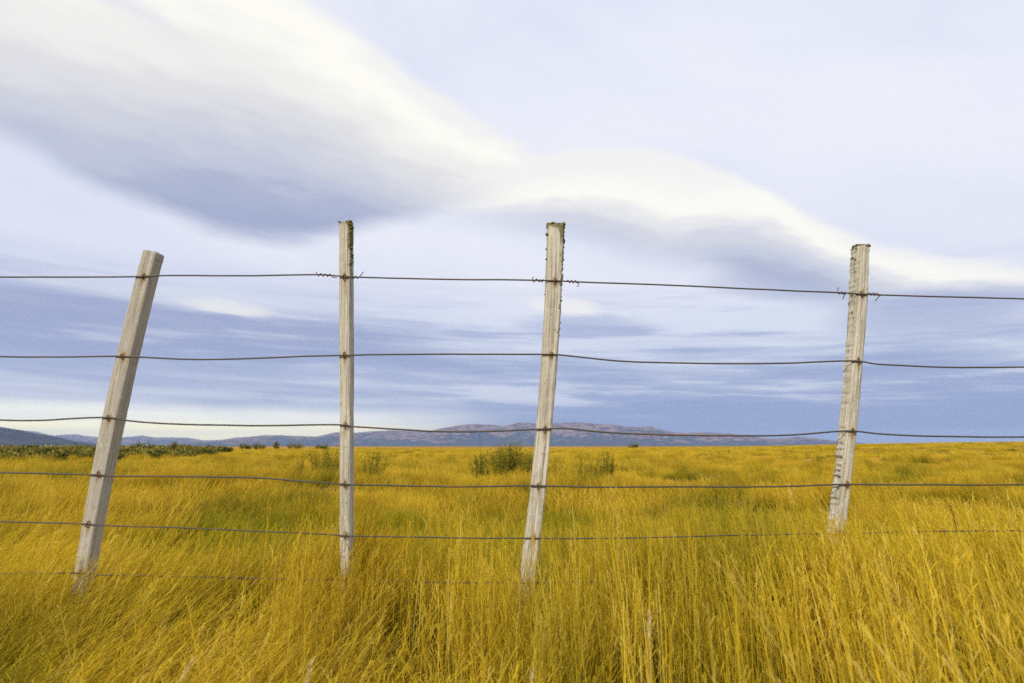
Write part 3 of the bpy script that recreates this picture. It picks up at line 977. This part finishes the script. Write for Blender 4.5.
# low green undergrowth everywhere between the tufts
xs, ys = scatter(1500, 0.7, 7.6, R(62))
for x, y in zip(xs, ys):
    if y < 2.0 and -.30 < x / y < .75 and RNG.uniform() < .75: continue
    place(x, y, 'short', RNG.uniform(0, 6.28), RNG.uniform(.45, .75))
# a tall strip along the fence line where nothing grazes
for _ in range(420):
    x = RNG.uniform(-4.5, 4.5); y = RNG.normal(2.40, .28)
    if y < 1.2: continue
    u = x / y
    place(x, y, 'upright' if -.35 < u < .5 else 'leaning', R(-30 * sstep(-u, 0, .8) + 14 * sstep(u, .1, .8)) + RNG.normal(0, .3), RNG.uniform(.80, 1.05))
for _ in range(150):
    x = RNG.uniform(.9, 3.2); y = RNG.normal(2.1, .30)
    place(x, y, 'upright' if RNG.uniform() < .6 else 'leaning', R(16) + RNG.normal(0, .3), RNG.uniform(.95, 1.18))
# swathes of feathery heads laid over by the wind
cr = np.random.default_rng(5)
swathes = [(-.30, 1.35), (-.48, 1.45), (-.16, 1.42), (-.75, 1.5), (-1.0, 1.75), (-1.25, 1.7), (-.62, 1.25), (-1.5, 2.0), (-.95, 1.3), (-1.9, 2.3), (1.1, 1.7), (1.5, 2.0), (-.55, 1.6), (-.8, 1.28), (-1.1, 1.45), (-1.4, 1.75), (-.4, 1.6), (-.95, 1.6), (-.25, 1.2), (-1.65, 1.9)]
swathes += [(cr.uniform(-4, 4), cr.uniform(3, 6)) for _ in range(16)]
for cx_, cy_ in swathes:
    u = cx_ / cy_
    yw = R(-38 * sstep(-u, -.1, .8) + 16 * sstep(u, .1, .8)) + cr.normal(0, .2)
    for _ in range(int(cr.integers(5, 9))):
        place(cx_ + cr.normal(0, .13), cy_ + cr.normal(0, .09), 'plumed', yw + cr.normal(0, .16), cr.uniform(.75, .98) * (.8 if cy_ > 3 else 1))
for fx, fy in ((-1.64, 2.2), (-.65, 2.2), (.03, 2.2), (-.02, 2.0), (.06, 1.85), (1.2, 2.2), (1.17, 2.05), (1.25, 2.3)):
    for _ in range(34 if fx > 1 else 20):
        place(fx + RNG.normal(0, .10), fy + RNG.normal(0, .12), RNG.choice(['upright', 'upright', 'leaning'] if fx > 1 else ['upright', 'upright', 'short', 'leaning']), RNG.normal(0, .5), RNG.uniform(.70, .86) * (1.20 if fx > 1 else 1))
# a few long wisps close on the right
for x, y in ((.50, .95), (.62, 1.0), (.70, .92), (.80, 1.15), (.58, 1.15), (.88, 1.05), (.45, 1.2), (.95, 1.3)):
    place(x, y, 'wisp', R(38) + RNG.normal(0, .2), RNG.uniform(.58, .72))
for x, y, q in ((.74, .62, .93), (.84, .70, .98), (.68, .70, .92), (.95, .80, 1.0), (.88, .62, .95), (1.05, .78, .96)):
    place(x, y, 'wisp', R(52) + RNG.normal(0, .12), q * 1.0)
# middle distance
xs, ys = scatter(11000, 6.4, 32, R(56))
gn = fbm(xs * .30 + 3, ys * .22, 55, 3)
cl = fbm(xs * .9, ys * .8 + 2, 57, 2)
for x, y, g, c_ in zip(xs, ys, gn, cl):
    if RNG.uniform() > .10 + 1.0 * sstep(c_, .40, .58): continue
    if RNG.uniform() < .8 * math.exp(-((x - 0.5) / 2.0) ** 2 - ((y - 5.9) / 1.5) ** 4): continue
    place(x, y, 'middle' if RNG.uniform() < .6 else 'middle_plume', RNG.normal(0, .5), RNG.uniform(.8, 1.15), RNG.uniform(.75, 1.05) * (0.30 + 1.05 * g))
xs, ys = scatter(420, 7.5, 45, R(56))
for x, y in zip(xs, ys):
    for _ in range(3):
        place(x + RNG.normal(0, .2), y + RNG.normal(0, .2), 'middle_plume', RNG.normal(0, .5), RNG.uniform(.8, 1.0), RNG.uniform(.95, 1.2))
# far
xs, ys = scatter(12000, 29, 190, R(56))
gn = fbm(xs * .05 + 3, ys * .05, 66, 3)
cl = fbm(xs * .22, ys * .16 + 2, 58, 2)
for x, y, g, c_ in zip(xs, ys, gn, cl):
    if RNG.uniform() > .40 + .8 * sstep(c_, .36, .58): continue
    place(x, y, 'distant', RNG.normal(0, .5), RNG.uniform(.85, 1.4), RNG.uniform(.7, 1.05) * (0.35 + .9 * g))

gme = bpy.data.meshes.new('tall_grass')
gme.vertices.add(len(pts))
gme.vertices.foreach_set('co', np.array(pts, np.float32).ravel())
a = gme.attributes.new('rot', 'FLOAT_VECTOR', 'POINT'); a.data.foreach_set('vector', np.array(rots, np.float32).ravel())
a = gme.attributes.new('scl', 'FLOAT_VECTOR', 'POINT'); a.data.foreach_set('vector', np.array(scls, np.float32).ravel())
a = gme.attributes.new('idx', 'INT', 'POINT'); a.data.foreach_set('value', np.array(inds, np.int32))
gme.materials.append(GRASS)
grass = obj('tall_grass', gme)
tag(grass, 'tall golden dry grass with green undergrowth bending in the wind', 'grass', kind='stuff')
ng = bpy.data.node_groups.new('grow_grass', 'GeometryNodeTree')
ng.interface.new_socket('Geometry', in_out='INPUT', socket_type='NodeSocketGeometry')
ng.interface.new_socket('Geometry', in_out='OUTPUT', socket_type='NodeSocketGeometry')
gi, go = ng.nodes.new('NodeGroupInput'), ng.nodes.new('NodeGroupOutput')
ci = ng.nodes.new('GeometryNodeCollectionInfo')
ci.inputs['Collection'].default_value = proto
ci.inputs['Separate Children'].default_value = True
ci.inputs['Reset Children'].default_value = True
iop = ng.nodes.new('GeometryNodeInstanceOnPoints')
iop.inputs['Pick Instance'].default_value = True


def named(n, t):
    q = ng.nodes.new('GeometryNodeInputNamedAttribute')
    q.data_type = t
    q.inputs['Name'].default_value = n
    return q.outputs['Attribute']


e2r = ng.nodes.new('FunctionNodeEulerToRotation')
ng.links.new(named('rot', 'FLOAT_VECTOR'), e2r.inputs[0])
ng.links.new(gi.outputs[0], iop.inputs['Points'])
ng.links.new(ci.outputs[0], iop.inputs['Instance'])
ng.links.new(named('idx', 'INT'), iop.inputs['Instance Index'])
ng.links.new(e2r.outputs[0], iop.inputs['Rotation'])
ng.links.new(named('scl', 'FLOAT_VECTOR'), iop.inputs['Scale'])
ng.links.new(iop.outputs[0], go.inputs[0])
md = grass.modifiers.new('grow', 'NODES')
md.node_group = ng

# ------------------------------------------------------------------ shrubs
def leaf_mat(name, a, b, c):
    m = bpy.data.materials.new(name)
    m.use_nodes = True
    nt = m.node_tree
    nt.nodes.clear()
    A = NT(nt)
    tone = A.node('ShaderNodeAttribute', attribute_name='tone').outputs['Fac']
    col = A.mix(A.ss(tone, 0.0, 0.7), a, b)
    col = A.mix(A.ss(tone, 0.75, 1.0), col, c)
    d = A.node('ShaderNodeBsdfDiffuse'); t = A.node('ShaderNodeBsdfTranslucent')
    nt.links.new(col, d.inputs[0]); nt.links.new(col, t.inputs[0])
    mx = A.node('ShaderNodeMixShader'); mx.inputs[0].default_value = .25
    nt.links.new(d.outputs[0], mx.inputs[1]); nt.links.new(t.outputs[0], mx.inputs[2])
    out = A.node('ShaderNodeOutputMaterial'); nt.links.new(mx.outputs[0], out.inputs[0])
    return m


LEAF = leaf_mat('shrub_leaves', (0.075, 0.080, 0.010, 1), (0.27, 0.24, 0.026, 1), (0.44, 0.36, 0.040, 1))
LEAF_FAR = leaf_mat('scrub_leaves', (0.068, 0.080, 0.015, 1), (0.23, 0.21, 0.042, 1), (0.42, 0.34, 0.09, 1))
TWIG = leaf_mat('shrub_twigs', (0.06, 0.045, 0.022, 1), (0.13, 0.10, 0.04, 1), (0.20, 0.15, 0.06, 1))
DOCK = leaf_mat('red_brown_seed', (0.10, 0.022, 0.012, 1), (0.20, 0.050, 0.022, 1), (0.26, 0.09, 0.03, 1))


def shrub_geo(seed, w, h, n_stem, leaves_per, leaf, spread=0.8, upright=0.3, twig=0.004):
    """twigs and leaves (two meshes' worth) of a bush of width w and height h"""
    rg = np.random.default_rng(seed)
    tw, LV, LF, LT = [], [], [], []
    n = 0
    for s_ in range(n_stem):
        a = rg.uniform(0, 6.283); ro = w * .5 * math.sqrt(rg.uniform())
        hh = h * rg.uniform(.55, 1.0) * (1 - .45 * (ro / (w * .5)) ** 2)
        b = np.array([math.cos(a) * ro * .45, math.sin(a) * ro * .45, -.03])
        t_ = np.array([math.cos(a) * ro + rg.normal(0, .04) * w, math.sin(a) * ro + rg.normal(0, .04) * w, hh])
        mid = (b + t_) / 2 + rg.normal(0, .05, 3) * w * .5 + np.array([0, 0, hh * .06])
        q = np.linspace(0, 1, 7)[:, None]
        P = (1 - q) ** 2 * b + 2 * q * (1 - q) * mid + q ** 2 * t_
        tw.append(tube(P, np.linspace(twig, twig * .3, 7), 4, False))
        for l in range(leaves_per):
            t = rg.uniform(.22, 1.05) ** .8
            t = min(t, 1.0)
            p = (1 - t) ** 2 * b + 2 * t * (1 - t) * mid + t ** 2 * t_
            p = p + rg.normal(0, 1, 3) * np.array([.045, .045, .035]) * w * spread
            if p[2] < .02: continue
            d = rg.normal(0, 1, 3) + np.array([0, 0, upright * 3]); d /= np.linalg.norm(d)
            sd = np.cross(d, rg.normal(0, 1, 3)); sd /= np.linalg.norm(sd)
            L = leaf * rg.uniform(.6, 1.4)
            LV += [p, p + d * L * .5 + sd * L * .26, p + d * L, p + d * L * .5 - sd * L * .26]
            LF.append((n, n + 1, n + 2, n + 3)); n += 4
            LT += [float(np.clip(rg.normal(.45, .28), 0, 1))] * 4
    return join(tw), (np.array(LV), LF, LT)


def shrub(name, label, loc, seed, w, h, n_stem, leaves_per, leaf, mat=LEAF, group=None, cat='shrub', **kw):
    (tv, tf), (lv, lf, lt) = shrub_geo(seed, w, h, n_stem, leaves_per, leaf, **kw)
    root = bpy.data.objects.new(name, None); COL.objects.link(root)
    root.location = (loc[0], loc[1], float(ground_z(loc[0], loc[1])))
    root.empty_display_size = .2
    tag(root, label, cat, group)
    rg = np.random.default_rng(seed)
    obj('stems', np_mesh('stems', tv, tf, [TWIG], attrs={'tone': np.repeat(rg.uniform(0, 1, max(1, len(tv) // 28 + 1)), 28)[:len(tv)]}), root)
    obj('leaves', np_mesh('leaves', lv, lf, [mat], attrs={'tone': lt}), root)
    return root


def at(u, v, y):
    """ground spot that the photo shows in direction u, v and that lies y metres off"""
    f = 625.8
    th = R(9.48)
    cx, cy = (u - 512) / f, (341.5 - v) / f
    return (cx / (math.cos(th) - cy * math.sin(th)) * y, y)


shrub('shrub', 'dense olive green bush in the field beside the bowed middle post', at(513, 460, 15.4), 501, 1.60, 1.12, 170, 80, .032, upright=.25)
sapling = shrub('shrub', 'thin green sapling bush with one tall bare stalk by the dense bush', at(479, 465, 13.6), 502, 0.60, 0.88, 24, 60, .028, upright=.5)
_q = np.linspace(0, 1, 9)
_v, _f = tube(np.stack([.03 + .02 * np.sin(_q * 5), 0 * _q, 1.18 * _q], -1), np.linspace(.008, .003, 9), 5, False)
obj('bare_stalk', np_mesh('bare_stalk', _v, _f, [TWIG], attrs={'tone': np.full(len(_v), .4)}), sapling)
shrub('shrub', 'sparse twiggy bush in the gap just past the bowed middle post', at(585, 462, 14.3), 503, 0.85, 0.86, 36, 40, .026, upright=.4)
shrub('shrub', 'small round leafy bush with pale stalk in front, past the bowed post', at(607, 462, 14.7), 504, 0.62, 0.90, 32, 64, .028, upright=.35)
shrub('shrub', 'wispy half hidden bush touching the bowed post on its field side', at(557, 462, 15.1), 505, 0.53, 0.76, 18, 34, .026, upright=.4)
shrub('shrub', 'loose spreading olive bush beside the upright mossy post', at(325, 460, 16.6), 506, 1.15, 1.06, 60, 56, .030, upright=.4)
shrub('shrub', 'single small bush standing in gold grass past the upright post', at(375, 462, 15.9), 507, 0.85, 0.96, 30, 60, .030, upright=.4)
shrub('shrub', 'tiny olive sprig in the grass beside the loose spreading bush', at(302, 457, 17.4), 508, 0.30, 0.76, 10, 34, .03, upright=.4)
# dark clumps that stand out of the scrub and along the skyline of the field
for u, d, w, h, lab in ((129, 50, 2.6, 1.30, 'dark bush of the scrub just past the square sawn post'), (148, 58, 2.0, 1.35, 'dark rounded bush on the crest of the scrub'),
                        (174, 66, 1.6, 1.50, 'round dark bush highest on the scrub skyline'), (208, 62, 1.7, .95, 'last dark bush at the tapering end of the scrub'),
                        (245, 150, 3.0, 1.55, 'low dark bush on the field skyline nearest the scrub'), (259, 155, 3.6, 1.45, 'wide low bush on the field skyline'),
                        (276, 160, 1.7, 2.10, 'narrow pointed bush on the field skyline'), (294, 165, 4.6, 1.70, 'widest flat bush on the field skyline before the hills'),
                        (321, 165, 3.6, 1.40, 'low bush on the field skyline nearest the upright post'), (634, 170, 3.0, 1.30, 'tiny dark bush on the skyline below the mountain crest')):
    shrub('shrub', lab, at(u, 446, d), 600 + u, w, h, 22, 26, .19 if d < 100 else .3, mat=LEAF_FAR, twig=.012)

# the scrub belt itself: a low mass of bushes nobody could count
SV, SF, ST, off = [], [], [], 0
rg = np.random.default_rng(77)
for k in range(300):
    u = rg.uniform(-150, 228)
    edge = np.interp(u, [-150, 0, 120, 165, 228], [46, 44, 42, 44, 66])
    d = edge + (150 - edge) * rg.uniform(0, 1) ** 1.3
    if 60 < d and u > 200 and rg.uniform() < .4: continue
    if k > 210: d = edge - rg.uniform(0, 9) ** 1.0
    x, y = at(u, 446, d)
    w = rg.uniform(1.4, 3.4); h = rg.uniform(.36, .80) + .0048 * d * rg.uniform(.3, 1.0)
    if k > 210: w, h = rg.uniform(.7, 1.8), rg.uniform(.40, .62)
    _, (lv, lf, lt) = shrub_geo(2000 + k, w, h, 16, 22, .20 if d < 60 else .28, upright=.1)
    lt = np.clip(np.array(lt) + rg.normal(.06, .30), 0, 1)
    SV.append(lv + np.array([x, y, float(ground_z(x, y))])); SF += [tuple(q + off for q in f) for f in lf]; ST.append(lt); off += len(lv)
scrub = obj('scrub', np_mesh('scrub', np.vstack(SV), np.array(SF, np.int32), [LEAF_FAR], attrs={'tone': np.concatenate(ST)}))
tag(scrub, 'low dark green scrub along the far edge of the golden field', 'scrub', kind='stuff')

# ------------------------------------------------------------------ single stalks one can tell apart
def plume(label, x, y, h, lean, az_, seed, mat=PALE, cat='grass stalk', head=.10, name='grass_stalk', group=None):
    rg = np.random.default_rng(seed)
    T = Tuft(rg)
    P = T.path(0, 0, h, az_, lean, .35, 9)
    for f_ in (0, 1.57):
        T.ribbon(P, .0026, .0016, .5, 0, f_)
    nb = 46
    for q in range(nb):
        t = 1 - head / h + (head / h) * q / nb
        i = min(int(t * 9), 8); fr = t * 9 - i
        p = P[i] * (1 - fr) + P[i + 1] * fr
        d = P[i + 1] - P[i]; d = d / np.linalg.norm(d)
        dd = d + rg.normal(0, .30, 3); dd /= np.linalg.norm(dd)
        l = rg.uniform(.010, .020)
        T.ribbon([p, p + dd * l * .5, p + dd * l], .0022, .0012, rg.uniform(.2, 1), 0, rg.uniform(0, 3.14))
    o = obj(name, T.mesh(name, mat))
    o.location = (x, y, float(ground_z(x, y)))
    return tag(o, label, cat, group)


plume('pale cream seed plume nodding beside the small round leafy bush', 1.12, 7.3, .62, .05, 0, 901)
plume('pale upright seed plume in gold grass nearest the ridged leaning post', 2.05, 4.6, .66, .06, 0, 902)
plume('bleached feathery stalk at the bottom edge under the square sawn post', -.83, 1.32, .50, .35, .4, 903, head=.055)
plume('pale stalk low in the grass under the upright mossy post', -.46, 1.30, .49, .15, .2, 904, head=.055)
plume('white seed plume in tall straw below the bowed post', .04, 1.25, .49, .05, 0, 905, head=.055)
plume('bleached stalk in the tall straw between bowed and ridged posts', .30, 1.45, .56, .08, .2, 906, head=.055)
plume('slim red brown dock stalk rising by the lower wire', 1.02, 2.62, .66, .03, 0, 907, DOCK, 'weed', .14, 'dock_stalk')
plume('red brown dock stalk in leaning grass past the ridged post', 1.90, 2.70, .68, .05, .2, 908, DOCK, 'weed', .12, 'dock_stalk')
